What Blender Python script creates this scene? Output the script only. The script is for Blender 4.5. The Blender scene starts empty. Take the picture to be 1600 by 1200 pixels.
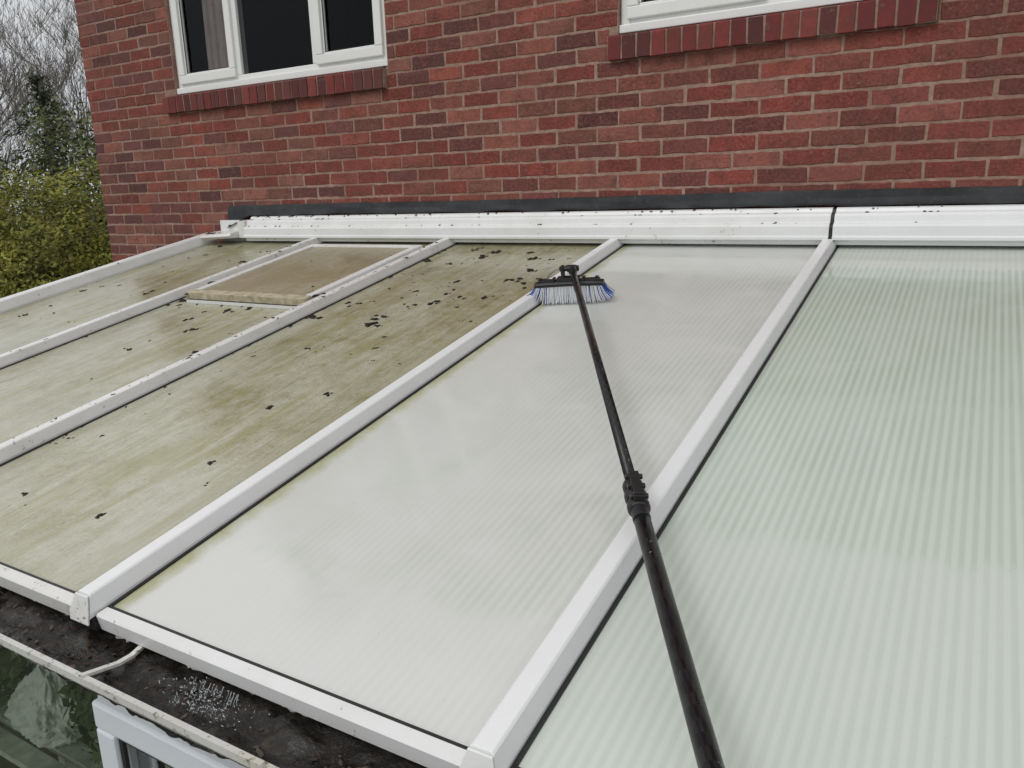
import bpy, bmesh, math, random
import numpy as np
from mathutils import Vector, Matrix, noise as mnoise
random.seed(7)
S=0.1979; CS,SN=math.cos(S),math.sin(S); L=2.873; W=0.0795; XC=-4.3054; GZ=-2.45
scene=bpy.context.scene
# ---------------------------------------------------------------- node helpers
class M:
    def __init__(s,name,spec=0.5):
        s.m=bpy.data.materials.new(name); s.m.use_nodes=True; s.t=s.m.node_tree; s.n=s.t.nodes
        s.b=s.n['Principled BSDF']; s.out=s.n['Material Output']; s.b.inputs['Specular IOR Level'].default_value=spec
        s._c=None
    def lk(s,a,b): s.t.links.new(a,b)
    def put(s,sock,v):
        if isinstance(v,bpy.types.NodeSocket): s.lk(v,sock)
        else:
            if isinstance(v,tuple) and len(v)==3 and len(sock.default_value)==4: v=v+(1,)
            sock.default_value=v
    def co(s):
        if not s._c: s._c=s.n.new('ShaderNodeTexCoord').outputs['Object']
        return s._c
    def sc(s,x,y,z):
        n=s.n.new('ShaderNodeMapping'); s.lk(s.co(),n.inputs[0]); n.inputs['Scale'].default_value=(x,y,z); return n.outputs[0]
    def noise(s,scale,detail=4,rough=.55,vec=None,dist=0):
        n=s.n.new('ShaderNodeTexNoise'); s.lk(vec or s.co(),n.inputs['Vector']); n.inputs['Scale'].default_value=scale
        n.inputs['Detail'].default_value=detail; n.inputs['Roughness'].default_value=rough; n.inputs['Distortion'].default_value=dist
        return n.outputs['Fac']
    def math(s,op,a,b=0,c=0,clamp=False):
        n=s.n.new('ShaderNodeMath'); n.operation=op; n.use_clamp=clamp
        s.put(n.inputs[0],a); s.put(n.inputs[1],b); s.put(n.inputs[2],c); return n.outputs[0]
    def rng(s,v,a,b,c=0,d=1):
        n=s.n.new('ShaderNodeMapRange'); s.put(n.inputs[0],v)
        for i,q in enumerate((a,b,c,d)): n.inputs[i+1].default_value=q
        return n.outputs[0]
    def mix(s,f,a,b,mode='MIX'):
        n=s.n.new('ShaderNodeMix'); n.data_type='RGBA'; n.blend_type=mode
        s.put(n.inputs[0],f); s.put(n.inputs[6],a); s.put(n.inputs[7],b); return n.outputs[2]
    def ramp(s,f,*st):
        n=s.n.new('ShaderNodeValToRGB'); s.put(n.inputs[0],f); e=n.color_ramp.elements
        while len(e)<len(st): e.new(.5)
        for i,(p,c) in enumerate(st): e[i].position=p; e[i].color=c+(1,)
        return n.outputs[0]
    def xyz(s):
        n=s.n.new('ShaderNodeSeparateXYZ'); s.lk(s.co(),n.inputs[0]); return n.outputs
    def attr(s,name):
        n=s.n.new('ShaderNodeAttribute'); n.attribute_name=name; return n.outputs['Color']
    def bump(s,h,strength=.5,dist=.002):
        n=s.n.new('ShaderNodeBump'); s.put(n.inputs['Height'],h); n.inputs['Strength'].default_value=strength; n.inputs['Distance'].default_value=dist
        s.lk(n.outputs[0],s.b.inputs['Normal'])
    def fin(s,col=None,rough=.5,metal=0):
        if col is not None: s.put(s.b.inputs['Base Color'],col)
        s.put(s.b.inputs['Roughness'],rough); s.b.inputs['Metallic'].default_value=metal
        return s.m
# ---------------------------------------------------------------- materials
def mat_white(name,dirt,base=(.78,.79,.80)):
    m=M(name); n=m.noise(6,4); n2=m.noise(55,3,.7)
    c=m.mix(m.rng(n,.3,.75,0,.4),base,tuple(v*k for v,k in zip(base,(.88,.875,.86))))
    if dirt>.25: c=m.mix(m.rng(n,.45,.68,0,.4*dirt),c,(.50,.47,.38))
    if dirt>.05:
        f=m.rng(m.math('ADD',n2,m.math('MULTIPLY',n,.35)),.89-dirt*.12,.96-dirt*.08,0,.85); c=m.mix(f,c,(.13,.11,.07))
    m.bump(n2,.12,.001)
    return m.fin(c,m.rng(n,.3,.7,.22,.42))
UP=mat_white('white_upvc',0.0); UPS=mat_white('white_upvc_streaked',.3,(.76,.77,.77)); UPD=mat_white('white_upvc_dirty',.8,(.72,.72,.70))
UPB=mat_white('white_upvc_mossy',.55,(.75,.75,.745)); GUT=mat_white('grimy_gutter_plastic',1.3,(.58,.58,.56))
WINW=mat_white('white_window_frame',0.0,(.80,.80,.79))
def mat_simple(name,col,rough,var=.3,scale=20,bump=0,metal=0):
    m=M(name); n=m.noise(scale,4)
    c=m.mix(m.rng(n,.3,.7),tuple(v*(1-var) for v in col),tuple(v*(1+var) for v in col))
    if bump: m.bump(n,bump,.003)
    return m.fin(c,rough,metal)
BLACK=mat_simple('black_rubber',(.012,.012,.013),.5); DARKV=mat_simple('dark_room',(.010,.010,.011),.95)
ROOMW=mat_simple('conservatory_inside_wall',(.30,.27,.23),.9)
def mat_brick():
    m=M('red_brick',.25); a=m.attr('col'); n1=m.noise(13,4,.65); n2=m.noise(75,4,.75); n3=m.noise(2.2,2)
    c=m.mix(m.rng(n1,.46,.70,0,.65),a,(.085,.036,.032))
    c=m.mix(m.rng(n1,.46,.30,0,.35),c,(.33,.105,.08))
    c=m.mix(m.rng(n2,.42,.72,0,.42),c,m.mix(.55,a,(.46,.25,.20)))
    c=m.mix(m.rng(n2,.62,.72,0,.45),c,(.44,.32,.27))
    c=m.mix(m.rng(n2,.42,.28,0,.6),c,(.045,.02,.018))
    c=m.mix(m.rng(n3,.4,.7,0,.4),c,(.13,.055,.048))
    m.bump(m.math('ADD',n2,m.math('MULTIPLY',n1,1.5)),1.0,.006); return m.fin(c,.88)
BRICK=mat_brick()
def mat_mortar(name,col):
    m=M(name,.2); n=m.noise(40,4,.7); c=m.mix(m.rng(n,.3,.7),tuple(v*.65 for v in col),tuple(v*1.2 for v in col))
    c=m.mix(m.rng(m.noise(3,3),.44,.68,0,.6),c,tuple(v*k for v,k in zip(col,(.58,.44,.40)))); m.bump(n,.8,.005); return m.fin(c,.95)
MORT=mat_mortar('mortar',(.35,.235,.19)); MORTS=mat_mortar('sill_mortar',(.36,.25,.2))
def mat_sill():
    m=M('sill_brick',.3); a=m.attr('col'); n=m.noise(30,4,.65)
    c=m.mix(m.rng(n,.38,.75,0,.6),a,(.05,.026,.024)); c=m.mix(m.rng(n,.62,.75,0,.3),c,(.35,.25,.2)); m.bump(n,.4,.002); return m.fin(c,.7)
SILL=mat_sill()
def mat_lead():
    m=M('lead_sheet',.3); n=m.noise(7,4,.6); n2=m.noise(50,3)
    c=m.mix(m.rng(n,.3,.7),(.016,.017,.019),(.040,.043,.047)); c=m.mix(m.rng(n2,.6,.75,0,.3),c,(.12,.12,.11))
    m.bump(n2,.3,.003); return m.fin(c,.65)
LEAD=mat_lead()
def add_trans(m,c,f=.22):
    tr=m.n.new('ShaderNodeBsdfTranslucent'); m.put(tr.inputs[0],c); mx=m.n.new('ShaderNodeMixShader'); mx.inputs[0].default_value=f
    m.lk(m.b.outputs[0],mx.inputs[1]); m.lk(tr.outputs[0],mx.inputs[2]); m.lk(mx.outputs[0],m.out.inputs[0])
def mat_clean(name,kind):
    m=M(name,.55); X,Y,Z=m.xyz(); t=m.math('MULTIPLY',Y,-1)
    w=m.math('MULTIPLY_ADD',m.math('SINE',m.math('MULTIPLY',X,2*math.pi/.0205)),.5,.5)
    big=m.noise(1.5,3,.55); strk=m.noise(1,3,.6,m.sc(22,1.0,1)); cell=m.noise(1,0,.5,m.sc(49,.2,1)); foam=m.noise(3.2,5,.62,None,1.2)
    if kind=='soapy': a,b,con=(.73,.75,.71),(.59,.63,.58),.6
    else: a,b,con=(.675,.745,.665),(.47,.565,.465),.85
    if kind=='soapy': vis=m.rng(m.math('ADD',m.math('MULTIPLY',m.rng(X,0,.9),.65),m.math('MULTIPLY',big,.7)),.5,.95,.04,1)
    else: vis=m.rng(big,.3,.6,.6,1)
    f=m.math('MULTIPLY',m.rng(w,.2,.8,0,con),vis)
    c=m.mix(f,a,b)
    c=m.mix(m.rng(strk,.4,.75,0,.3),c,(.77,.785,.755) if kind=='soapy' else (.73,.775,.72))
    te=m.math('ADD',t,m.math('MULTIPLY',m.math('ADD',m.math('MULTIPLY',w,.5),m.math('MULTIPLY',cell,1.3)),.06))
    c=m.mix(m.rng(te,.34,.37,.6,0),c,(.78,.80,.77))
    if kind=='soapy':
        c=m.mix(m.rng(te,2.62,2.66,0,.6),c,(.79,.80,.78))
        e=m.math('ADD',m.math('SUBTRACT',X,.032),m.math('MULTIPLY',m.noise(14,4,.6),-.07))
        c=m.mix(m.rng(e,-.012,.022,.85,0),c,(.47,.47,.25))
        c=m.mix(m.rng(foam,.44,.66,0,.6),c,(.79,.80,.785))
        c=m.mix(m.rng(foam,.42,.25,0,.35),c,(.58,.615,.565))
    else:
        sk=m.math('ADD',te,m.math('MULTIPLY',X,.10))  # lighter zones down the slope, painted for reflection and structure underneath
        c=m.mix(m.rng(sk,1.66,1.69,0,.22),c,(.74,.785,.73))
        c=m.mix(m.rng(sk,2.34,2.37,0,.38),c,(.76,.795,.755))
        c=m.mix(m.rng(foam,.5,.7,0,.22),c,(.73,.77,.72))
    c=m.mix(m.rng(m.noise(90,1),.74,.8,0,.35),c,(.5,.5,.44))
    m.bump(m.math('ADD',m.math('MULTIPLY',w,.3),m.math('MULTIPLY',m.noise(26,2),.5)),.12,.0012)
    m.fin(c,m.rng(foam,.35,.65,.05,.22)); add_trans(m,c,.2); return m.m
def mat_dirty(name,brown=0):
    m=M(name,.6); X,Y,Z=m.xyz(); t=m.math('MULTIPLY',Y,-1)
    big=m.noise(2.2,5,.68,None,.6); s1=m.noise(1,5,.72,m.sc(24,2.6,1),.9); bl=m.noise(16,5,.75,None,.5); fine=m.noise(110,3,.75)
    v=m.math('ADD',m.math('MULTIPLY',big,.26),m.math('ADD',m.math('MULTIPLY',s1,.30),m.math('ADD',m.math('MULTIPLY',bl,.26),m.math('MULTIPLY',fine,.22))))
    v=m.math('ADD',v,m.math('ADD',m.rng(t,.1,2.6,-.035,.05),m.rng(X,-1.2,-2.9,0,.03)))
    c=m.ramp(v,(.39,(.20,.175,.075)),(.46,(.33,.305,.175)),(.52,(.42,.405,.28)),(.59,(.52,.515,.405)),(.70,(.63,.635,.555)))
    w=m.math('MULTIPLY_ADD',m.math('SINE',m.math('MULTIPLY',X,2*math.pi/.0205)),.5,.5)
    c=m.mix(m.math('MULTIPLY',w,.09),c,(.28,.28,.2))
    alg=m.rng(m.noise(1,4,.75,m.sc(7,1.0,1),1.0),.53,.66,0,.7); c=m.mix(m.math('MULTIPLY',alg,m.rng(t,.0,2.9,.9,.55)),c,(.30,.285,.06))
    ed=m.rng(m.math('ADD',X,m.math('MULTIPLY',bl,.12)),-.10,-.0,0,.5)
    if not brown: c=m.mix(ed,c,(.26,.22,.07))
    c=m.mix(m.rng(m.noise(1.2,2,.5),.45,.62,0,.35),c,(.54,.545,.475))
    if brown: c=m.mix(.5,c,(.37,.305,.19))
    c=m.mix(m.rng(m.noise(1,3,.7,m.sc(90,26,1)),.64,.72,0,.7),c,(.12,.095,.04))
    c=m.mix(m.rng(m.noise(1,3,.7,m.sc(30,75,1)),.66,.71,0,.75),c,(.72,.72,.67))  # whitish specks painted in as glints off wet streaks
    m.bump(m.math('ADD',m.math('MULTIPLY',fine,.6),bl),.3,.0018); m.fin(c,m.rng(big,.38,.60,.06,.28)); add_trans(m,c,.15); return m.m
CLEAN_S=mat_clean('washed_polycarbonate','soapy'); CLEAN_G=mat_clean('clean_polycarbonate','g'); DIRTY=mat_dirty('algae_polycarbonate'); DIRTYB=mat_dirty('brown_algae_pane',1)
def mat_glass(name,tint=(1,1,1),ior=1.45,gl=(1,1,1)):
    m=M(name); m.n.remove(m.b); g=m.n.new('ShaderNodeBsdfGlossy'); g.inputs['Roughness'].default_value=.02; g.inputs[0].default_value=gl+(1,); tr=m.n.new('ShaderNodeBsdfTransparent'); tr.inputs[0].default_value=tint+(1,)
    fr=m.n.new('ShaderNodeFresnel'); fr.inputs[0].default_value=ior; mx=m.n.new('ShaderNodeMixShader')
    m.lk(fr.outputs[0],mx.inputs[0]); m.lk(tr.outputs[0],mx.inputs[1]); m.lk(g.outputs[0],mx.inputs[2]); m.lk(mx.outputs[0],m.out.inputs[0]); return m.m
GLASS=mat_glass('window_glass',(.85,.86,.86),1.30,(.6,.62,.65)); GLASS2=mat_glass('conservatory_glass',(.88,.94,.88),1.5)
CURT=mat_simple('curtain_cloth',(.40,.335,.325),.9,.15,8)
def mat_leaf(name,tr=.25):
    m=M(name,.3); c=m.attr('col'); m.fin(c,.6); add_trans(m,c,tr); return m.m
LEAF=mat_leaf('foliage'); BARK=mat_simple('bark',(.15,.13,.11),.9,.35,12,.5)
MOSS=mat_simple('moss',(.022,.016,.01),.95,.6,60,.8)
def mat_gutterdebris():
    m=M('gutter_silt',.5); n=m.noise(45,4,.7); n2=m.noise(9,4,.6)
    c=m.mix(m.rng(n,.52,.78),(.007,.0055,.004),(.055,.036,.025)); m.bump(n,.9,.007); return m.fin(c,m.rng(n2,.44,.55,.05,.65))
SILT=mat_gutterdebris(); DLEAF=mat_simple('dead_leaf',(.05,.028,.016),.4,.7,90)
def mat_pole():
    m=M('carbon_fibre',.35); ch=m.n.new('ShaderNodeTexChecker'); m.lk(m.sc(1,1,.35),ch.inputs[0]); ch.inputs['Scale'].default_value=130
    ch.inputs[1].default_value=(.005,.005,.006,1); ch.inputs[2].default_value=(.015,.015,.017,1)
    n=m.noise(110,3,.7); n1=m.noise(1,3,.6,m.sc(40,40,9))
    c=m.mix(m.rng(m.math('ADD',m.math('MULTIPLY',n,.6),m.math('MULTIPLY',n1,.4)),.62,.68,0,.7),ch.outputs[0],(.35,.36,.36)); m.bump(n,.3,.001); return m.fin(c,m.rng(m.noise(8),.3,.7,.2,.42))  # pale specks in the colour imitate wet highlights
POLE=mat_pole(); PLAS=mat_simple('black_plastic',(.012,.012,.013),.4,.3,20)
BRW=mat_simple('white_bristle',(.80,.82,.85),.6,.05); BRB=mat_simple('blue_bristle',(.03,.10,.38),.5)
TUBE=mat_simple('grey_tube',(.25,.26,.26),.3)
WOOD=mat_simple('weathered_dirty_edge',(.42,.37,.26),.8,.35,30,.4)
# ---------------------------------------------------------------- mesh helpers
def link(o): scene.collection.objects.link(o); return o
class B:
    def __init__(s): s.v=[]; s.f=[]; s.mi=[]; s.c=[]
    def add(s,vs,fs,mi=0,col=None):
        o=len(s.v); s.v+=[tuple(v) for v in vs]; s.f+=[tuple(i+o for i in f) for f in fs]; s.mi+=[mi]*len(fs); s.c+=[col or (1,1,1)]*len(vs)
    def box(s,a,b,mi=0,col=None):
        x0,y0,z0=a; x1,y1,z1=b
        s.add([(x0,y0,z0),(x1,y0,z0),(x1,y1,z0),(x0,y1,z0),(x0,y0,z1),(x1,y0,z1),(x1,y1,z1),(x0,y1,z1)],
              [(0,3,2,1),(4,5,6,7),(0,1,5,4),(1,2,6,5),(2,3,7,6),(3,0,4,7)],mi,col)
    def prism(s,prof,fn0,fn1,mi=0,caps=True,closed=True,col=None,segs=1,fn=None):
        n=len(prof); vs=[]
        for k in range(segs+1):
            u=k/segs
            for p in prof: vs.append(fn(p,u) if fn else [a+(b-a)*u for a,b in zip(fn0(p),fn1(p))])
        fs=[]
        for k in range(segs):
            for i in range(n if closed else n-1):
                j=(i+1)%n; fs.append((k*n+i,k*n+j,(k+1)*n+j,(k+1)*n+i))
        if caps and closed: fs+= [tuple(range(n))[::-1],tuple(range(segs*n,segs*n+n))]
        s.add(vs,fs,mi,col)
    def tube(s,pts,rad,n=6,mi=0,col=None,caps=True):
        pts=[Vector(p) for p in pts]; vs=[]; up=Vector((.13,.27,.95)).normalized()
        for i,p in enumerate(pts):
            d=(pts[min(i+1,len(pts)-1)]-pts[max(i-1,0)]).normalized(); a=d.cross(up)
            if a.length<.01: a=d.cross(Vector((1,0,0)))
            a.normalize(); b=d.cross(a); r=rad[i] if hasattr(rad,'__len__') else rad
            for k in range(n):
                th=2*math.pi*k/n; vs.append(p+a*math.cos(th)*r+b*math.sin(th)*r)
        fs=[(i*n+k,i*n+(k+1)%n,(i+1)*n+(k+1)%n,(i+1)*n+k) for i in range(len(pts)-1) for k in range(n)]
        if caps: fs+=[tuple(range(n))[::-1],tuple(range((len(pts)-1)*n,len(pts)*n))]
        s.add(vs,fs,mi,col)
    def obj(s,name,mats,parent=None,roof=False,bevel=0,smooth=False,**props):
        me=bpy.data.meshes.new(name); me.from_pydata(s.v,[],s.f); me.update()
        for m in (mats if isinstance(mats,(list,tuple)) else [mats]): me.materials.append(m)
        me.polygons.foreach_set('material_index',s.mi)
        ca=me.color_attributes.new('col','FLOAT_COLOR','POINT'); a=np.ones((len(s.v),4),np.float32); a[:,:3]=np.array(s.c,np.float32); ca.data.foreach_set('color',a.ravel())
        if not props.pop('noflip',False):
            bm=bmesh.new(); bm.from_mesh(me); bmesh.ops.recalc_face_normals(bm,faces=bm.faces); bm.to_mesh(me); bm.free()
        if smooth: me.polygons.foreach_set('use_smooth',[True]*len(me.polygons))
        o=link(bpy.data.objects.new(name,me))
        if roof: o.rotation_euler=(S,0,0)
        if bevel:
            md=o.modifiers.new('bevel','BEVEL'); md.width=bevel; md.segments=2; md.limit_method='ANGLE'; md.angle_limit=math.radians(40)
        if parent: par(o,parent)
        for k,v in props.items(): o[k]=v
        return o
def par(o,p):
    o.parent=p; o.matrix_parent_inverse=Matrix.Translation(p.location).inverted()
def par2(o,p):
    # p is a part whose world matrix equals its basis; roof parts carry the roof rotation, so the child inherits it
    o.parent=p; o.matrix_parent_inverse=Matrix.Identity(4)
def empty(name,loc,**props):
    o=link(bpy.data.objects.new(name,None)); o.location=loc; o.empty_display_size=.3
    for k,v in props.items(): o[k]=v
    return o
# ---------------------------------------------------------------- house
house=empty('brick_house',(-1,W+2,GZ),label='red brick house with white upvc windows above a lean-to conservatory',category='house')
WIN=[(-3.297,-1.4433,1.011,2.25),(-.0353,1.262,1.011,2.25)]; SL=[(-3.4126,-1.4562,.8714,.9862),(-.0805,1.3164,.8714,.9862)]
holes=[(a,b,.9862,d) for a,b,c,d in WIN]+SL
PAL=[(.25,.058,.042),(.28,.078,.056),(.22,.046,.036),(.28,.098,.07),(.235,.10,.078),(.14,.05,.046),(.32,.125,.095),(.10,.042,.042),(.19,.07,.058),(.16,.058,.056)]
WTS=[5,4,4,3,3,2.6,1.4,2.0,3,2.4]
def bricks(bb,u0,u1,z0,z1,fn,holes,par0=0):
    k=math.floor((z0-.8714)/.075)
    while .8714+k*.075<z1:
        za=.8714+k*.075+.0055; zb=za+.064; u=u0-(0 if (k+par0)%2==0 else .1125)+ (random.uniform(-.004,.004))
        while u<u1:
            a,b=max(u+.0,u0),min(u+.214+random.uniform(-.003,.003),u1); u+=.225
            iv=[(a,b)]
            for hx0,hx1,hz0,hz1 in holes:
                if zb>hz0+.012 and za<hz1-.012:
                    nv=[]
                    for p,q in iv:
                        if q<=hx0 or p>=hx1: nv.append((p,q))
                        else:
                            if p<hx0-.01: nv.append((p,hx0-.004))
                            if q>hx1+.01: nv.append((hx1+.004,q))
                    iv=nv
            for p,q in iv:
                if q-p<.02: continue
                base=random.choices(PAL,WTS)[0]; g=random.uniform(.72,1.15); x=(p+q)/2
                red=min(max((x+1.6)/3,0),1)*.55 if x<3 else .5
                base=tuple(bc*(1-red)+rc*red for bc,rc in zip(base,(.19,.034,.029)))
                col=tuple(c*g for c in base); d=random.uniform(-.0014,.0024); J=lambda:random.uniform(-.0026,.0026)
                cx=(p+q)/2; cz=(za+zb)/2; tl=random.uniform(-.0016,.0016)
                ns=max(2,int((q-p)/.03)); ring=[]
                for i in range(ns+1): ring.append((p+(q-p)*i/ns+(J() if i in(0,ns) else 0),za+J()*.9+tl*(2*i/ns-1)))
                for i in range(ns+1): ring.append((q-(q-p)*i/ns+(J() if i in(0,ns) else 0),zb+J()*.9+tl*(1-2*i/ns)))
                R=len(ring); vs=[fn(uu,zz,-.012) for uu,zz in ring]+[fn(uu,zz,d-.003) for uu,zz in ring]
                vs+=[fn(uu+(.003 if uu<p+.01 else (-.003 if uu>q-.01 else 0)),zz+(.003 if zz<cz else -.003),d+J()*.3) for uu,zz in ring]
                fs=[]
                for i in range(R):
                    j=(i+1)%R; fs+=[(i,j,R+j,R+i),(R+i,R+j,2*R+j,2*R+i)]
                for i in range(ns): fs.append((2*R+i,2*R+i+1,2*R+R-2-i,2*R+R-1-i))
                bb.add(vs,fs,0,col)
        k+=1
bb=B(); front=lambda u,z,d:(u,W-d,z); side=lambda u,z,d:(XC-d,W+u,z)
bricks(bb,XC,4.4,-.85,3.6,front,holes)
bricks(bb,.1225,3.0,-.85,3.6,side,[],1)
ym=W+.0020
xs=sorted({XC+.004,5.0}|{v for h in holes for v in h[:2]}); zs=sorted({GZ,4.2}|{v for h in holes for v in h[2:]})
for i in range(len(xs)-1):
    for j in range(len(zs)-1):
        cx,cz=(xs[i]+xs[i+1])/2,(zs[j]+zs[j+1])/2
        if any(h[0]<cx<h[1] and h[2]<cz<h[3] for h in holes): continue
        bb.add([(xs[i],ym,zs[j]),(xs[i+1],ym,zs[j]),(xs[i+1],ym,zs[j+1]),(xs[i],ym,zs[j+1])],[(0,1,2,3)],1)
bb.add([(XC+.005,ym,GZ),(XC+.005,6,GZ),(XC+.005,6,4.2),(XC+.005,ym,4.2)],[(0,1,2,3)],1)
for a,b,c,d in WIN:
    for x in (a,b): bb.add([(x,ym,.9862),(x,W+.12,.9862),(x,W+.12,d),(x,ym,d)],[(0,1,2,3)],1)
    bb.add([(a,ym,d),(b,ym,d),(b,W+.12,d),(a,W+.12,d)],[(0,1,2,3)],1)
bb.obj('wall',[BRICK,MORT],house)
bb=B(); bb.add([(XC-.15,-.25,4.2),(5,-.25,4.2),(5,3,6),(XC-.15,3,6),(XC-.15,6.2,4.2),(5,6.2,4.2)],[(0,1,2,3),(3,2,5,4)]); bb.box((XC-.15,-.25,4.05),(5,-.22,4.2)); bb.obj('roof',mat_simple('roof_tile',(.12,.08,.07),.9),house)
def sill(x0,x1):
    b=B(); n=round((x1-x0)/.0735); st=(x1-x0)/n
    b.box((x0+.002,W-.029,.873),(x1-.002,W+.06,.979),1)
    for i in range(n):
        a=x0+i*st+.005; e=x0+(i+1)*st-.005; base=random.choice([(.17,.03,.03),(.20,.036,.034),(.12,.03,.03),(.23,.05,.042),(.15,.045,.04)]); g=random.uniform(.75,1.1); o=random.uniform(-.003,.003); sk=random.uniform(-.003,.003)
        pr=[(W-.034+o,.8714+o),(W-.034+o,.972+o),(W-.028+o,.981),(W+.06,.99),(W+.06,.8714)]
        b.prism(pr,lambda p:(a+sk*(p[1]-.9)*10,p[0],p[1]),lambda p:(e+sk*(p[1]-.9)*10,p[0],p[1]),0,col=tuple(c*g for c in base))
    return b.obj('window_sill',[SILL,MORTS],house,bevel=.0015)
for s_ in SL: sill(s_[0],s_[1])
def window(x0,x1,z0,z1,secs,curtain=None,name='window'):
    b=B(); yf=W+.028; w=.05
    b.box((x0+.002,yf-.022,z0-.020),(x1-.002,yf+.06,z0+.018)); zb=z0+.018
    b.box((x0+.002,yf,zb),(x0+w,yf+.06,z1)); b.box((x1-w,yf,zb),(x1-.002,yf+.06,z1))
    b.box((x0+w,yf,z1-w),(x1-w,yf+.06,z1)); b.box((x0+w,yf+.001,zb),(x1-w,yf+.06,zb+.034))
    for (a,c,op),(a2,c2,op2) in zip(secs[:-1],secs[1:]): b.box((c-.028,yf,zb+.034),(c+.028,yf+.06,z1-w))
    win=b.obj(name,WINW,house,bevel=.004)
    for a,c,op in secs:
        L0=a+(w-.012 if a==x0 else .014); R0=c-(w-.012 if c==x1 else .014); Z0=zb+.022; Z1=z1-w+.012
        if op:
            f=B(); t=.055; y0=yf-.018
            f.box((L0,y0,Z0),(R0,yf+.03,Z0+t)); f.box((L0,y0,Z1-t),(R0,yf+.03,Z1)); f.box((L0,y0,Z0+t),(L0+t,yf+.03,Z1-t)); f.box((R0-t,y0,Z0+t),(R0,yf+.03,Z1-t))
            f.box((L0+t,y0+.014,Z0+t),(R0-t,yf+.03,Z0+t+.012)); f.box((L0+t,y0+.014,Z0+t+.012),(L0+t+.012,yf+.03,Z1-t)); f.box((R0-t-.012,y0+.014,Z0+t+.012),(R0-t,yf+.03,Z1-t))
            par2(f.obj('sash',WINW,None,bevel=.005),win)
            g=B(); gs=.004
            g.box((L0+t+.012,y0+.017,Z0+t+.012),(R0-t-.012,y0+.021,Z0+t+.012+gs)); g.box((L0+t+.012,y0+.017,Z0+t+.012+gs),(L0+t+.012+gs,y0+.021,Z1-t)); g.box((R0-t-.012-gs,y0+.017,Z0+t+.012+gs),(R0-t-.012,y0+.021,Z1-t)); par2(g.obj('gasket',BLACK,None),win)
            P=(L0+t,Z0+t,R0-t,Z1-t)
        else: P=(L0,Z0+.01,R0,Z1)
        g=B(); g.add([(P[0],yf+.02,P[1]),(P[2],yf+.02,P[1]),(P[2],yf+.02,P[3]),(P[0],yf+.02,P[3])],[(0,1,2,3)]); par2(g.obj('pane',GLASS,None),win)
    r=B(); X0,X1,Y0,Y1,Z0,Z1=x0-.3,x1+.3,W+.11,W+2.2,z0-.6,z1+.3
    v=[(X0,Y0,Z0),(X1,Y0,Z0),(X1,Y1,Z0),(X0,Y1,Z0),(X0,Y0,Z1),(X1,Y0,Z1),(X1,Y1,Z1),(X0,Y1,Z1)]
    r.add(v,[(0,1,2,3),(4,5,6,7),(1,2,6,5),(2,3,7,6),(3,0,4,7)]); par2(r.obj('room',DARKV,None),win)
    if curtain:
        cb=B(); n=60
        for (a,c) in curtain:
            vs=[]
            for i in range(n+1):
                u=i/n; wv=mnoise.noise((u*7,1.3,0)); x=a+(c-a)*u; y=W+.092+.020*wv+.006*math.sin(u*27+wv*5)
                vs+=[(x,y,z0+.02),(x+.01*wv,y+.004,(z0+z1)/2),(x+.02*wv,y,z1-.05)]
            cb.add(vs,[(3*i+k,3*i+3+k,3*i+4+k,3*i+1+k) for i in range(n) for k in (0,1)])
        par2(cb.obj('curtain',CURT,None,smooth=True),win)
    return win
w1=window(*WIN[0],[(-3.297,-2.69,True),(-2.69,-2.01,False),(-2.01,-1.4433,True)],[(-3.07,-2.80)])
w2=window(*WIN[1],[(-.0353,.66,True),(.66,1.262,False)],None)
# lead flashing
b=B(); nx=160; x0,x1=-2.89,4.5; rows=[(-.002,.238),(.004,.233),(.010,.208),(.018,.184),(.032,.176)]; vs=[]
for i in range(nx+1):
    x=x0+(x1-x0)*i/nx
    for k,(d,z) in enumerate(rows):
        wv=.0035*mnoise.noise((x*5,k*.7,0))*(1+k*.6); drop=.085*max(0,1-(x-x0)/.22) if k>=3 else 0
        vs.append((x,W-d-wv*.7-.005,z+wv*.8-drop+(.003*math.sin(x*2.1))*(k==0)))
n=len(rows); b.add(vs,[(i*n+k,(i+1)*n+k,(i+1)*n+k+1,i*n+k+1) for i in range(nx) for k in range(n-1)])
o=b.obj('lead_flashing',LEAD,house); md=o.modifiers.new('s','SOLIDIFY'); md.thickness=.003
# ---------------------------------------------------------------- conservatory
cons=empty('conservatory',(0,-1.4,GZ),label='white upvc lean-to conservatory with half-cleaned polycarbonate roof',category='conservatory')
RP=[(.066,.150),(.062,.168),(.04,.167),(.028,.163),(.02,.148),(-.004,.144),(-.012,.132),(-.018,.106),(-.034,.101),(-.042,.090),(-.044,.05),(-.05,.046),(-.05,.033),(-.03,.030),(-.026,.012),(.06,.012)]
for (a,e,mt) in [(-2.63,.985,UPS),(1.0,4.4,UP)]:
    b=B(); b.prism(RP,lambda p:(a,p[0],p[1]),lambda p:(e,p[0],p[1])); b.obj('ridge_capping',mt,cons,bevel=.002)
b=B(); b.prism([(p[0]+.006,p[1]-.004) for p in RP],lambda p:(.975,p[0],p[1]),lambda p:(1.01,p[0],p[1])); b.obj('ridge_joint',BLACK,cons)
b=B(); b.prism([(.07,.075),(.0,.07),(-.10,.052),(-.12,.035),(-.10,.02),(.06,.02)],lambda p:(-2.98,p[0],p[1]),lambda p:(-2.70,p[0]*.9,p[1]+.012)); b.box((-2.70,-.03,.03),(-2.632,.06,.14)); b.obj('ridge_end_cap',UPD,cons,bevel=.004)
b=B(); b.box((-2.97,.055,-.12),(4.4,W-.008,.145)); b.obj('wall_plate',UPS,cons)
BARS=[(-3.035,UPS),(-2.0,UPB),(-1.0035,UPB),(-.002,UP),(.983,UP),(1.985,UP),(2.985,UP)]
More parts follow.
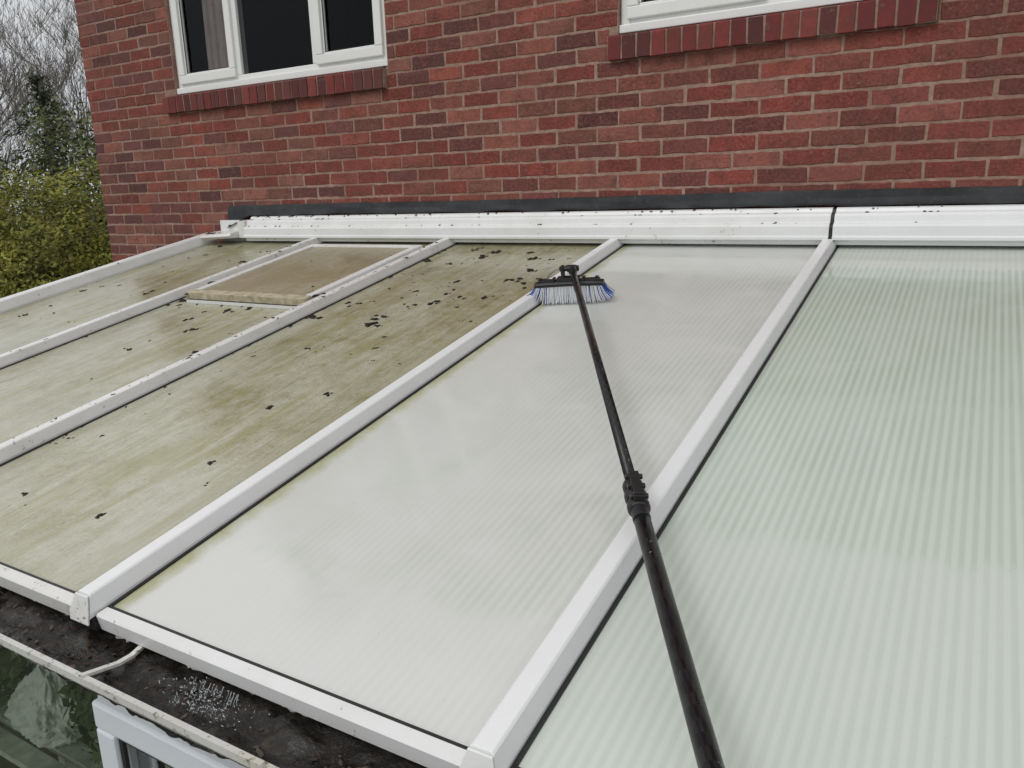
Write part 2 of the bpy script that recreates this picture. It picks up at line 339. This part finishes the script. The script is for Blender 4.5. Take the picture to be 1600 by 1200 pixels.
PM=[DIRTY,DIRTY,DIRTY,CLEAN_S,CLEAN_G,CLEAN_G]
for i in range(6):
    b=B(); x0=BARS[i][0]+.012; x1=BARS[i+1][0]-.012
    b.box((x0,-L,-.025),(x1,0.03,0))
    b.obj('roof_panel',PM[i],cons,roof=True,label=['algae-stained polycarbonate panel','washed wet polycarbonate panel','clean pale green polycarbonate panel'][0 if i<3 else (1 if i==3 else 2)])
for i,(x,mt) in enumerate(BARS):
    b=B(); pr=[(-.0315,.0),(-.0315,.010),(-.021,.042),(-.017,.0455),(.017,.0455),(.021,.042),(.0315,.010),(.0315,.0)]
    if i==0: pr=[(p*1.7,q*1.35) for p,q in pr]
    b.prism(pr,lambda p:(x+p[0],.02,p[1]),lambda p:(x+p[0],-L-.022+p[1]*.55,p[1]))
    if i==0: b.box((x-.10,-L-.01,-.10),(x-.054,.02,.012))
    b.obj('glazing_bar',mt,cons,roof=True,bevel=.0015)
    g=B()
    if i:
        for sx in (-1,1): g.box((x+sx*.036-.004,-L+.002,-.002),(x+sx*.036+.004,.02,.004))
        g.obj('gasket',BLACK,cons,roof=True)
        g=B(); g.box((x-.034,-L-.018,-.030),(x+.034,-L-.002,-.002)); g.obj('bar_end_gap_shade',BLACK,cons,roof=True)  # black block stands in for the shaded gap below the bar end
    e=B(); e.prism([(-.0325,-.010),(-.0325,.010),(-.0215,.0435),(.0215,.0435),(.0325,.010),(.0325,-.010)],lambda p:(x+p[0],-L-.025+max(p[1],0)*.55,p[1]),lambda p:(x+p[0],-L-.029+max(p[1],0)*.55,p[1])); e.obj('bar_end_cap',UPB if i<4 else UPS,cons,roof=True,bevel=.0015)
for i in range(6):
    b=B(); x0=BARS[i][0]+.036; x1=BARS[i+1][0]-.036
    pr=[(-L+.018,.0008),(-L+.018,.005),(-L-.005,.006),(-L-.009,.002),(-L-.009,-.032),(-L-.004,-.038),(-L+.01,-.038),(-L+.01,-.027),(-L-.001,-.027),(-L-.001,.0008)]
    b.prism(pr,lambda p:(x0,p[0],p[1]),lambda p:(x1,p[0],p[1])); b.obj('eaves_trim',UPD if i<3 else UPS,cons,roof=True)
    g=B(); g.box((x0,-L+.019,.0005),(x1,-L+.025,.004)); g.obj('gasket',BLACK,cons,roof=True)
# opening roof vent
b=B(); hx0,hx1,t0,t1=-1.86,-1.05,.20,1.12; fw=.045; hz=.05
b.box((hx0,-t0-fw,.002),(hx1,-t0,hz)); b.box((hx0,-t1+fw,.002),(hx0+fw,-t0-fw,hz)); b.box((hx1-fw,-t1+fw,.002),(hx1,-t0-fw,hz))
vent=b.obj('roof_vent',UPB,cons,roof=True,bevel=.003,label='raised opening roof vent with brown algae pane')
b=B(); b.box((hx0-.005,-t1-.004,.018),(hx1+.005,-t1+fw,hz+.004)); par2(b.obj('vent_rail',WOOD,None,bevel=.004),vent)
b=B(); b.box((hx0+fw,-t1+fw,.03),(hx1-fw,-t0-fw,hz-.006)); par2(b.obj('vent_pane',DIRTYB,None),vent)
b=B(); b.box((hx0,-t1-.012,.001),(hx1,-t1+.03,.014)); par2(b.obj('vent_kerb',UPS,None),vent)
b=B(); b.box((hx0+.01,-t1-.002,.0145),(hx1-.01,-t1+.02,.0175)); par2(b.obj('gasket',BLACK,None),vent)  # this black strip only imitates the shaded gap beneath the vent rail
# gutter
yo,yi,zr=-2.945,-2.785,-.583
pr=[]; ymid=(yo+yi)/2
for k in range(13):
    th=math.pi*k/12; pr.append((ymid-math.cos(th)*(yi-yo)/2, (zr-.008 if th<math.pi/2 else zr-.03)-math.sin(th)*(.062 if th<math.pi/2 else .040)))
prof=[(yo-.010,zr-.013),(yo-.009,zr),(yo+.002,zr),(yo+.002,zr-.006)]+pr[1:-1]+[(yi,zr-.03),(yi+.004,zr-.03)]+[(p[0],p[1]-.004) for p in pr[::-1][:-1]]+[(yo-.004,zr-.015)]
b=B(); b.prism(prof,lambda p:(-3.15,p[0],p[1]),lambda p:(3.2,p[0],p[1])); b.obj('gutter',GUT,cons)
nx,ny=620,14; vs=[]
def sh(x,y): return .015*mnoise.noise((x*9,y*20,3))+.010*mnoise.noise((x*30,y*38,1))+.005*mnoise.noise((x*80,y*80,1))
for i in range(nx+1):
    x=-3.1+6.2*i/nx
    for j in range(ny+1):
        y=yo+.005+(yi-yo-.008)*j/ny; vs.append((x,y,-.623+sh(x,y)))
b=B(); b.add(vs,[(i*(ny+1)+j,(i+1)*(ny+1)+j,(i+1)*(ny+1)+j+1,i*(ny+1)+j+1) for i in range(nx) for j in range(ny)])
for _ in range(520):
    x=random.uniform(-2.6,1.4); y=random.uniform(yo+.012,-2.83); z=-.620+sh(x,y)
    s=random.uniform(.002,.010); a=Vector((random.gauss(0,.3),random.gauss(0,.3),1)).normalized(); e=a.orthogonal().normalized(); e=Matrix.Rotation(random.random()*6.3,3,a)@e; f=a.cross(e); p=Vector((x,y,z))
    b.add([p-e*s,p-f*s*.5,p+e*s,p+f*s*.5],[(0,1,2,3)],1)
b.obj('gutter_silt',[SILT,DLEAF],None,smooth=True,kind='stuff',label='wet black moss and silt filling the gutter',category='moss')
for x in (.17,-.83,1.15):
    b=B(); pts=[(x-.012,-2.812,-.602),(x-.006,yi-.055,-.606),(x+.004,yi-.09,-.600),(x+.01,yo+.02,-.586),(x+.014,yo-.008,-.578)]
    for p,q in zip(pts[:-1],pts[1:]):
        b.add([(p[0]-.006,p[1],p[2]),(p[0]+.006,p[1],p[2]),(q[0]+.006,q[1],q[2]),(q[0]-.006,q[1],q[2]),(p[0]-.006,p[1],p[2]-.006),(p[0]+.006,p[1],p[2]-.006),(q[0]+.006,q[1],q[2]-.006),(q[0]-.006,q[1],q[2]-.006)],[(0,1,2,3),(7,6,5,4),(0,3,7,4),(1,5,6,2)])
    b.obj('gutter_strap',UPD,cons)
yw=-2.87
b=B(); b.box((-3.1,-2.78,-.72),(3.1,-2.72,-.62)); b.obj('eaves_beam',UPS,cons)
b=B(); b.box((-3.1,yw+.01,-.72),(3.1,yw+.07,-.66))
xm=[-3.1,-2.1,-1.05,.045,1.1,2.1,3.04]
for x in xm: b.box((x-.0,yw+.012,-1.80),(x+.05,yw+.07,-.7205))
b.box((-3.1,yw+.0,-1.86),(3.1,yw+.09,-1.801)); b.obj('window_frame',UPS,cons,bevel=.003)
SASH=mat_white('bluish_white_sash',0.0,(.72,.76,.82))
for i in range(6):
    a=xm[i]+.05; c=xm[i+1]
    if i in (3,):
        f=B(); t=.062; y0=yw-.02; Z1=-.71; Z0=-1.79; a0=a-.018; c0=c+.018
        f.box((a0,y0,Z1-t),(c0,yw+.011,Z1)); f.box((a0,y0,Z0),(c0,yw+.011,Z0+t)); f.box((a0,y0,Z0+t),(a0+t,yw+.011,Z1-t)); f.box((c0-t,y0,Z0+t),(c0,yw+.011,Z1-t))
        f.obj('sash',SASH,cons,bevel=.007)
        f=B(); q0=y0+.010; f.box((a0+t,q0,Z1-t-.012),(c0-t,q0+.008,Z1-t)); f.box((a0+t,q0,Z0+t),(a0+t+.012,q0+.008,Z1-t-.012)); f.obj('gasket',BLACK,cons)
    g=B(); g.add([(a,yw+.03,-1.80),(c,yw+.03,-1.80),(c,yw+.03,-.72),(a,yw+.03,-.72)],[(0,1,2,3)]); g.obj('window_pane',GLASS2,cons)
b=B(); b.box((-3.1,yw,GZ),(3.1,yw+.1,-1.861)); b.box((-3.1,yw+.1,GZ),(-3.0,W,-1.86)); b.obj('dwarf_wall',ROOMW,cons)
b=B(); b.box((-3.08,yw+.1,-1.859),(-3.03,W-.01,-.60)); b.obj('side_frame',UPS,cons)
b=B(); b.box((-3,yw+.1,GZ+.01),(3.1,W-.02,GZ+.03)); b.obj('floor_slab',ROOMW,cons)
# things inside the conservatory seen through the front glass
b=B()
for y in (-2.74,-2.66,-2.58,-2.50): b.box((-2.2,y,-1.27),(.6,y+.055,-1.25))
for x in (-2.18,-1.0,.55): b.box((x,-2.72,GZ+.03),(x+.04,-2.68,-1.27)); b.box((x,-2.48,GZ+.03),(x+.04,-2.44,-1.27)); b.box((x,-2.679,-1.30),(x+.04,-2.481,-1.272))
b.obj('potting_shelf',mat_simple('painted_shelf',(.62,.64,.58),.6),None,label='pale slatted shelf inside the conservatory behind the glass',category='shelf')
bm=bmesh.new(); bmesh.ops.create_icosphere(bm,subdivisions=5,radius=1)
b=B(); vs=[]
for v in bm.verts:
    p=v.co; k=1+.18*mnoise.noise(p*2)+.25*abs(mnoise.noise(p*3.5))+.12*abs(mnoise.noise(p*9)); nk=1-.6*max(0,p.z-.1)
    vs.append((-.66+p.x*.13*k*nk,-2.62+p.y*.085*k*nk,-1.145+p.z*.105*k+.06*max(0,p.z-.5)))
b.add(vs,[tuple(v.index for v in f.verts) for f in bm.faces]); bm.free()
b.obj('plastic_bag',mat_simple('crumpled_white_plastic',(.86,.88,.84),.4,.05,14,.4),None,label='crumpled white plastic bag on the shelf inside the conservatory',category='bag')
# ---------------------------------------------------------------- moss debris on roof
def lump(b,c,r,flat=.5,mi=0):
    bm=bmesh.new(); bmesh.ops.create_icosphere(bm,subdivisions=2,radius=1); sd=random.random()*50; ang=random.random()*6.28; el=random.uniform(1,2.0)
    vs=[]
    for v in bm.verts:
        p=v.co; k=1+.9*mnoise.noise(p*1.7+Vector((sd,0,0)))+.6*mnoise.noise(p*4+Vector((sd,0,0)))
        q=Vector((p.x*k*el,p.y*k,max(p.z*k*flat,-.1)))*r; q=Matrix.Rotation(ang,3,'Z')@q; vs.append((c[0]+q.x,c[1]+q.y,c[2]+q.z))
    b.add(vs,[tuple(v.index for v in f.verts) for f in bm.faces],mi); bm.free()
b=B()
def scat(n,x0,x1,t0,t1,r0,r1,h=0,pw=1.5,cl=3):
    for _ in range(n):
        x=random.uniform(x0,x1); t=t0+(t1-t0)*random.random()**pw
        if h==0 and -1.88<x<-1.04 and .18<t<1.14: hh=.045
        else: hh=h
        r=r0+(r1-r0)*random.random()**3
        for k in range(random.randint(1,cl)): lump(b,(x+random.gauss(0,r*1.3),-t+random.gauss(0,r*1.0),hh),r*random.uniform(.35,1))
scat(90,-.95,-.06,.06,1.25,.003,.018,0,1.1,4)
scat(34,-.95,-.06,1.0,2.7,.002,.009,0,1.5)
scat(32,-2.95,-2.06,.1,1.5,.004,.018,0,1.3,4)
scat(24,-1.9,-1.1,1.14,2.3,.003,.016)
scat(10,-1.85,-1.1,.3,1.05,.002,.006)
scat(11,-1.95,-1.86,.9,1.35,.008,.022)
scat(10,-1.20,-1.04,.9,1.35,.006,.017)
for x,n in ((-2.0,60),(-1.0035,110)): scat(n,x-.018,x+.020,.05,2.6,.0012,.006,.0455,1.1,3)
for x,n in ((-2.0,26),(-1.0035,40)): scat(n,x+.033,x+.05,.05,2.6,.003,.010,0,1.2,3)
scat(20,-3.07,-3.0,.05,1.6,.0015,.005,.061,1.2,2)
scat(40,-2.8,1.0,-.03,.03,.003,.008,.03,1,2)
b.obj('moss_debris',MOSS,None,roof=True,kind='stuff',label='scattered dark moss clumps lying on the dirty roof panels',category='moss',smooth=True)
b=B()
for _ in range(130):
    x=-2.6+random.random()**1.6*4.0; y,z=random.choice([(.03,.164),(.026,.161),(.004,.146),(-.022,.104)]); lump(b,(x,y,z),random.uniform(.0015,.006),.7)
for _ in range(26): lump(b,(random.uniform(-2.97,-2.72),random.uniform(-.09,.02),.062),random.uniform(.003,.010),.6)
b.obj('moss_grit',MOSS,None,kind='stuff',label='bits of moss along the top of the ridge capping',category='moss')
# ---------------------------------------------------------------- brush and pole
tool=empty('water_fed_brush',(.17,-.86*CS,-.86*SN),label='black telescopic pole with blue and white brush on the roof',category='brush')
P0=Vector((.145,-.81,-.035)); P1=Vector((1.306,-2.785,-.452)); D=(P1-P0).normalized(); LEN=(P1-P0).length
tc=.735*LEN
q=D.to_track_quat('Z','Y').to_matrix().to_4x4()
def zobj(b,name,mat,origin,bevel=0,smooth=False):
    o=b.obj(name,mat,None,bevel=bevel,smooth=smooth); o.matrix_basis=Matrix.Translation(origin)@q; par(o,tool); return o
def auto(o):
    for p in o.data.polygons: p.use_smooth=len(p.vertices)==4
b=B(); b.tube([(0,0,.03),(0,0,tc)],.0125,24); auto(zobj(b,'pole_section',POLE,P0))
b=B(); b.tube([(0,0,tc),(0,0,LEN+.9)],.0165,24); auto(zobj(b,'pole_section',POLE,P0))
def clamp(z0,r):
    b=B()
    for c0,hh,rr in ((-.044,.014,.008),(-.008,.015,.0095),(.030,.016,.0095)):
        prof=[(-hh,r+.002),(-hh*.85,r+rr*.7),(-hh*.4,r+rr),(hh*.4,r+rr),(hh*.85,r+rr*.7),(hh,r+.002)]
        b.tube([(0,0,z0+c0+p) for p,_ in prof],[k for _,k in prof],22)
    b.tube([(0,0,z0-.06),(0,0,z0+.052),(0,0,z0+.075)],[r+.002,r+.0042,r+.0042],20)
    for zz in (-.044,-.008,.030):
        b.box((-.011,r+.002,z0+zz-.011),(.011,r+.020,z0+zz+.011)); b.tube([(-.018,r+.012,z0+zz),(.018,r+.012,z0+zz)],.006,10)
    b.box((-.010,r+.017,z0-.05),(.008,r+.023,z0+.036))
    return b
zobj(clamp(tc-.01,.0135),'pole_clamp',PLAS,P0,bevel=.0012)
b=B(); b.tube([(0,0,-.0),(0,0,.01),(0,0,.05),(0,0,.07)],[.011,.017,.017,.0135],18); b.tube([(-.028,0,-.004),(.028,0,-.004)],.012,14); b.box((-.02,-.012,-.016),(.02,.012,.012)); zobj(b,'pole_socket',PLAS,P0,bevel=.002)
rn=Vector((0,-SN,CS)); ux=(Vector((1,0,0))*.965+Vector((0,CS,SN))*.25).normalized(); uy=rn.cross(ux).normalized()
BM=Matrix((( ux.x,uy.x,rn.x,.150),(ux.y,uy.y,rn.y,-.85*CS),(ux.z,uy.z,rn.z,-.85*SN+.002),(0,0,0,1)))
hb=B(); HL=.140; n=16
def arc(u): return .072-.003*abs(u)**2
pr=[(-.026,0),(-.026,.012),(-.018,.018),(.018,.018),(.026,.012),(.026,0)]
vsn=[]
for k in range(n+1):
    u=-1+2*k/n; tap=1-.18*abs(u)**6
    for p in pr: vsn.append((u*HL,p[0]*tap,arc(u)+p[1]*tap))
m_=len(pr); hb.add(vsn,[(k*m_+i,k*m_+(i+1)%m_,(k+1)*m_+(i+1)%m_,(k+1)*m_+i) for k in range(n) for i in range(m_)]+[tuple(range(m_))[::-1],tuple(range(n*m_,n*m_+m_))])
for sx in (-1,1):
    hb.box((sx*.095-.03,-.014,.082),(sx*.095+.03,.014,.095)); hb.box((sx*.060-.006,-.02,.080),(sx*.060+.006,.02,.101)); hb.tube([(sx*.115,0,.092),(sx*.115,0,.103)],.008,10)
hb.box((-.045,-.02,.086),(.045,.02,.104)); hb.box((-.026,-.014,.102),(-.014,.014,.15)); hb.box((.014,-.014,.102),(.026,.014,.15)); hb.tube([(-.032,0,.138),(.032,0,.138)],.010,12)
hd=hb.obj('brush_head',PLAS,None,bevel=.002); hd.matrix_basis=BM; par(hd,tool)
br=B()
NI=58
for i in range(NI):
    for j in range(8):
        u=-1+2*i/(NI-1); v=-1+2*j/7
        x0=u*HL*.98+random.gauss(0,.0008); y0=v*.024; z0=arc(u)
        sp=max(0,abs(u)-.70)/.30; ex=math.copysign(.026*sp**1.2+.004,u)+u*.005+random.gauss(0,.0022); ey=v*.013+random.gauss(0,.0015)
        zt=.002+random.uniform(0,.008)+.016*sp**2
        if u<-.75: zt+=.016
        pb=.88 if abs(u)>.95 else (.5 if abs(u)>.80 else (.12 if abs(u)>.6 else .03))
        a=(x0,y0,z0); mid=(x0+ex*.35,y0+ey*.6,(z0+zt)*.5); e=(x0+ex+random.gauss(0,.002),y0+ey+random.gauss(0,.002),zt)
        br.tube([a,mid,e],[.0013,.0014,.0013],4,1 if random.random()<pb else 0)
bo=br.obj('bristles',[BRW,BRB],None); bo.matrix_basis=BM; par(bo,tool)
b=B(); pts=[]
for k in range(14):
    a=k/13; pts.append(BM@Vector((-.10+.085*a,.016,.090+.045*math.sin(a*math.pi*.62))))
b.tube(pts,.003,8); b.obj('water_hose',TUBE,tool,smooth=True)
# ---------------------------------------------------------------- water running off the washed panel into the gutter
b=B()
for _ in range(260):
    a=random.gauss(0,1); x=.42+a*.045; y=random.uniform(-2.90,-2.838); z=-.612+abs(random.gauss(0,.012)); r=random.uniform(.0003,.0010)
    d=Vector((random.gauss(0,1),random.gauss(0,.6),random.gauss(0,1))).normalized()*random.uniform(.0005,.004); p=Vector((x,y,z))
    b.tube([p-d,p-d*.3,p+d*.3,p+d],[r*.3,r,r,r*.3],6)
for _ in range(14):
    x=.41+random.gauss(0,.05); r=random.uniform(.0004,.0009)
    b.tube([(x,-2.829,-.604),(x+.001,-2.834-random.random()*.004,-.611),(x+random.gauss(0,.002),-2.836-random.random()*.008,-.622)],[r,r*.7,r*1.1],6)
WAT=M('water'); WAT.b.inputs['Alpha'].default_value=.55; WAT=WAT.fin((.65,.68,.70),.05)
b.obj('water_splash',WAT,None,smooth=True,kind='stuff',label='small splash of water running into the gutter',category='water')
# ---------------------------------------------------------------- ground, trees
b=B(); R=400
b.add([(-R,-R,GZ),(R,-R,GZ),(R,R,GZ),(-R,R,GZ)],[(0,1,2,3)]); b.obj('ground',mat_simple('grass',(.085,.105,.06),.95,.45,2.5,.5),None,kind='structure')
rnd=random.Random(3)
def leafcloud(b,cs,n,size,cols,dens=2.2,dark=.35,cv=1):
    tot=sum(r[0]*r[1]*r[2] for c,r in cs)
    for c,r in cs:
        m=int(n*r[0]*r[1]*r[2]/tot)
        for _ in range(m):
            d=Vector((rnd.gauss(0,1),rnd.gauss(0,1),rnd.gauss(0,1))).normalized(); k=rnd.random()**.3
            nz=mnoise.noise(d*dens+Vector(c)*.7)+.5*mnoise.noise(d*dens*2.7+Vector(c)); k2=k*(1+.32*nz)
            p=Vector((c[0]+d.x*r[0]*k2,c[1]+d.y*r[1]*k2,c[2]+d.z*r[2]*k2))
            clump=mnoise.noise(p*2.6/max(.3,min(1,r[0])))+.5*mnoise.noise(p*7)
            if clump<-.3 and rnd.random()<.6: continue
            s=size*rnd.uniform(.5,1.3)
            a=(d*1.1+Vector((rnd.gauss(0,.55),rnd.gauss(0,.55),rnd.gauss(0,.55)+.4))).normalized(); e=a.orthogonal().normalized(); e=Matrix.Rotation(rnd.random()*6,3,a)@e; f=a.cross(e)
            col=cols[rnd.randrange(len(cols))]; av=tuple(sum(q[i] for q in cols)/len(cols) for i in range(3)); col=tuple(av[i]+(col[i]-av[i])*.6 for i in range(3))
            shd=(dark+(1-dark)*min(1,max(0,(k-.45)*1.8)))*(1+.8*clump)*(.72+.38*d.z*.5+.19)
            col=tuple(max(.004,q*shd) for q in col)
            b.add([p-e*s,p-f*s*.5,p+e*s,p+f*s*.5],[(0,1,2,3)],0,col)
def bush(name,cs,n,size,cols,label,cat='bush',base=GZ,tr=.06):
    c0=cs[0][0]; e=empty(name,(c0[0],c0[1],base),label=label,category=cat)
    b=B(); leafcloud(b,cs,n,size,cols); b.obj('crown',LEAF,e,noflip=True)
    b=B()
    for c,r in cs:
        for q in range(3): b.tube([(c0[0],c0[1],base),(c0[0]+(c[0]-c0[0])*.6+rnd.uniform(-.15,.15)*r[0],c0[1]+(c[1]-c0[1])*.6+rnd.uniform(-.15,.15)*r[1],c[2]-.1*r[2]),(c[0]+rnd.uniform(-.5,.5)*r[0],c[1]+rnd.uniform(-.5,.5)*r[1],c[2]+r[2]*.7)],[tr,tr*.6,tr*.15],6)
    b.obj('trunk',BARK,e)
YG=[(.27,.29,.045),(.22,.24,.04),(.31,.30,.05),(.16,.18,.035),(.28,.24,.045)]
DG=[(.035,.05,.024),(.05,.065,.03),(.028,.042,.02),(.065,.075,.035)]
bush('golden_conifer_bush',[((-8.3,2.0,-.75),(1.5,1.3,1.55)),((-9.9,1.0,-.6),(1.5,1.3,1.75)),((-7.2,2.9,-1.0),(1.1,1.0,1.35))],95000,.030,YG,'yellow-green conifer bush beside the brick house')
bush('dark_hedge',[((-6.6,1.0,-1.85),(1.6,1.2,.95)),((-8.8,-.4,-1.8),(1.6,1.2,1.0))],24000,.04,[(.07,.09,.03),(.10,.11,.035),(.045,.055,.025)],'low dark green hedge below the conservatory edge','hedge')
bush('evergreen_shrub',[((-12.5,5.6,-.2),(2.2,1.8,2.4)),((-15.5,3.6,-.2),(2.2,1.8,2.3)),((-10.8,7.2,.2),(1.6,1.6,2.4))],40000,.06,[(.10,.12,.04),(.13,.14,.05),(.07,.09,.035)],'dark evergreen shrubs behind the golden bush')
PLC=[(.15,.21,.09),(.20,.26,.12),(.10,.15,.07),(.25,.30,.18)]
for (x,y,z,r) in ((-.98,-2.62,-1.02,.20),(-.34,-2.60,-1.03,.19),(-.62,-2.47,-.96,.2),(-.08,-2.58,-1.08,.15)):
    bush('potted_plant',[((x,y,z),(r,r*.55,r))],1500,.022,PLC,'leafy green plant standing on the shelf inside the conservatory','plant',-1.25,.006)
def conifer(x,y,h,r):
    e=empty('conifer_tree',(x,y,GZ),label='tall dark green conifer with drooping branches in the garden',category='tree')
    b=B(); b.tube([(x,y,GZ),(x+.05,y,GZ+h*.5),(x,y,GZ+h)],[.2,.12,.02],8); b.obj('trunk',BARK,e)
    b=B(); lay=26
    for k in range(lay):
        f=k/lay; z=GZ+h*(.12+.87*f); rr=r*(1-f)**.75*rnd.uniform(.6,1.2)
        for q in range(rnd.randint(7,10)):
            a=rnd.random()*6.28; ll=rr*rnd.uniform(.45,1.15)
            nn=int(16+ll*34)
            for s in range(nn):
                u=rnd.random()**.7; p=Vector((x+math.cos(a)*ll*u,y+math.sin(a)*ll*u,z-ll*.28*u+.1*ll*math.sin(u*3)+rnd.gauss(0,.04)))+Vector((rnd.gauss(0,.08),rnd.gauss(0,.08),-abs(rnd.gauss(0,.08))))
                sz=rnd.uniform(.04,.09); d=Vector((math.cos(a)+rnd.gauss(0,.6),math.sin(a)+rnd.gauss(0,.6),-.4+rnd.gauss(0,.4))).normalized(); o=d.cross(Vector((rnd.gauss(0,1),rnd.gauss(0,1),1))).normalized()
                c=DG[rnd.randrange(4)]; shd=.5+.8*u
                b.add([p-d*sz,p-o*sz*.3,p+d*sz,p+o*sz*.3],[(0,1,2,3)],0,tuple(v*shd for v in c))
    b.obj('crown',LEAF,e,noflip=True)
conifer(-21.5,9.6,6.6,2.4)
def baretree(x,y,h,lean=(0,0),seed=1,label='leafless deciduous tree with fine grey twigs'):
    r_=random.Random(seed); e=empty('bare_tree',(x,y,GZ),label=label,category='tree',group='leafless trees beyond the garden'); tb=B(); cb=B()
    def grow(p,d,l,r,lv,b):
        pts=[p]; n=4 if lv<4 else 3; rad=[r]; q=Vector(p); dd=Vector(d)
        for i in range(n):
            dd=(dd+Vector((r_.gauss(0,.10),r_.gauss(0,.10),r_.gauss(0,.06)+.05))).normalized(); q=q+dd*l/n; pts.append(q.copy()); rad.append(max(r*(1-.55*(i+1)/n),.004))
        b.tube(pts,rad,8 if lv==0 else (5 if lv<3 else 3),0,caps=False)
        if lv>=5 or l<.18: return
        for c in range([8,5,5,4,4][lv]):
            i=r_.randint(1,n); a=Vector((r_.gauss(0,1),r_.gauss(0,1),r_.gauss(0,.5))).normalized()
            nd=(dd*.75+a*.62+Vector((0,0,.22))).normalized(); grow(pts[i],nd,l*r_.uniform(.48,.70),max(rad[i]*.6,.006),lv+1,cb)
    grow(Vector((x,y,GZ)),Vector((lean[0],lean[1],1)).normalized(),h*.5,h*.010,0,tb)
    tb.obj('trunk',BARK,e,noflip=True); cb.obj('crown',BARK,e,noflip=True)
baretree(-24.5,14.0,11,(.05,0),1); baretree(-19.5,13.2,9.5,(-.05,0),5); baretree(-28,10.5,10.5,(0,0),9); baretree(-23.5,11.3,9,(0,0),21)
# ---------------------------------------------------------------- light
w=bpy.data.worlds.new('World'); scene.world=w; w.use_nodes=True; nt=w.node_tree; bg=nt.nodes['Background']
sky=nt.nodes.new('ShaderNodeTexSky'); sky.sky_type='NISHITA'; sky.sun_disc=False; SE,SR=math.radians(48),math.radians(200)
sky.sun_elevation=SE; sky.sun_rotation=SR; sky.air_density=1.5; sky.dust_density=4
hs=nt.nodes.new('ShaderNodeHueSaturation'); hs.inputs['Saturation'].default_value=.25; nt.links.new(sky.outputs[0],hs.inputs['Color'])
tc_=nt.nodes.new('ShaderNodeTexCoord'); sp=nt.nodes.new('ShaderNodeSeparateXYZ'); nt.links.new(tc_.outputs['Generated'],sp.inputs[0])
nz=nt.nodes.new('ShaderNodeTexNoise'); nz.inputs['Scale'].default_value=2.5; nz.inputs['Detail'].default_value=5; nt.links.new(tc_.outputs['Generated'],nz.inputs['Vector'])
rp=nt.nodes.new('ShaderNodeValToRGB'); rp.color_ramp.elements[0].position=0; rp.color_ramp.elements[0].color=(.68,.71,.75,1); rp.color_ramp.elements[1].position=.8; rp.color_ramp.elements[1].color=(1.1,1.1,1.1,1)
nt.links.new(sp.outputs[2],rp.inputs[0])
ml=nt.nodes.new('ShaderNodeVectorMath'); ml.operation='SCALE'; nt.links.new(rp.outputs[0],ml.inputs[0])
mr=nt.nodes.new('ShaderNodeMapRange'); nt.links.new(nz.outputs['Fac'],mr.inputs[0]); mr.inputs[1].default_value=.3; mr.inputs[2].default_value=.7; mr.inputs[3].default_value=7.4; mr.inputs[4].default_value=11.0
nt.links.new(mr.outputs[0],ml.inputs['Scale'])
mx=nt.nodes.new('ShaderNodeMix'); mx.data_type='RGBA'; mx.inputs[0].default_value=.85; nt.links.new(hs.outputs[0],mx.inputs[6]); nt.links.new(ml.outputs[0],mx.inputs[7]); nt.links.new(mx.outputs[2],bg.inputs[0]); bg.inputs[1].default_value=.102
sl=bpy.data.lights.new('sun','SUN'); sl.energy=.8; sl.angle=math.radians(25); sl.color=(1,.97,.93); so=link(bpy.data.objects.new('sun',sl))
az=SR; dv=Vector((math.sin(az)*math.cos(SE),math.cos(az)*math.cos(SE),math.sin(SE))); so.rotation_euler=dv.to_track_quat('Z','Y').to_euler()
# ---------------------------------------------------------------- camera
yaw,pitch,roll=.5381,-.2394,-.0288
f=np.array([-math.sin(yaw)*math.cos(pitch),math.cos(yaw)*math.cos(pitch),math.sin(pitch)]); r=np.array([math.cos(yaw),math.sin(yaw),0.]); u=np.cross(r,f)
r2=r*math.cos(roll)+u*math.sin(roll); u2=-r*math.sin(roll)+u*math.cos(roll)
cd=bpy.data.cameras.new('camera'); cam=link(bpy.data.objects.new('camera',cd)); cd.sensor_width=36; cd.lens=1210.86/1600*36; cd.clip_end=1500; cd.clip_start=.02
cam.matrix_world=Matrix(((r2[0],u2[0],-f[0],1.5294),(r2[1],u2[1],-f[1],-3.6241),(r2[2],u2[2],-f[2],.2591),(0,0,0,1)))
scene.camera=cam
scene.view_settings.view_transform='Standard'; scene.view_settings.look='None'; scene.view_settings.exposure=0
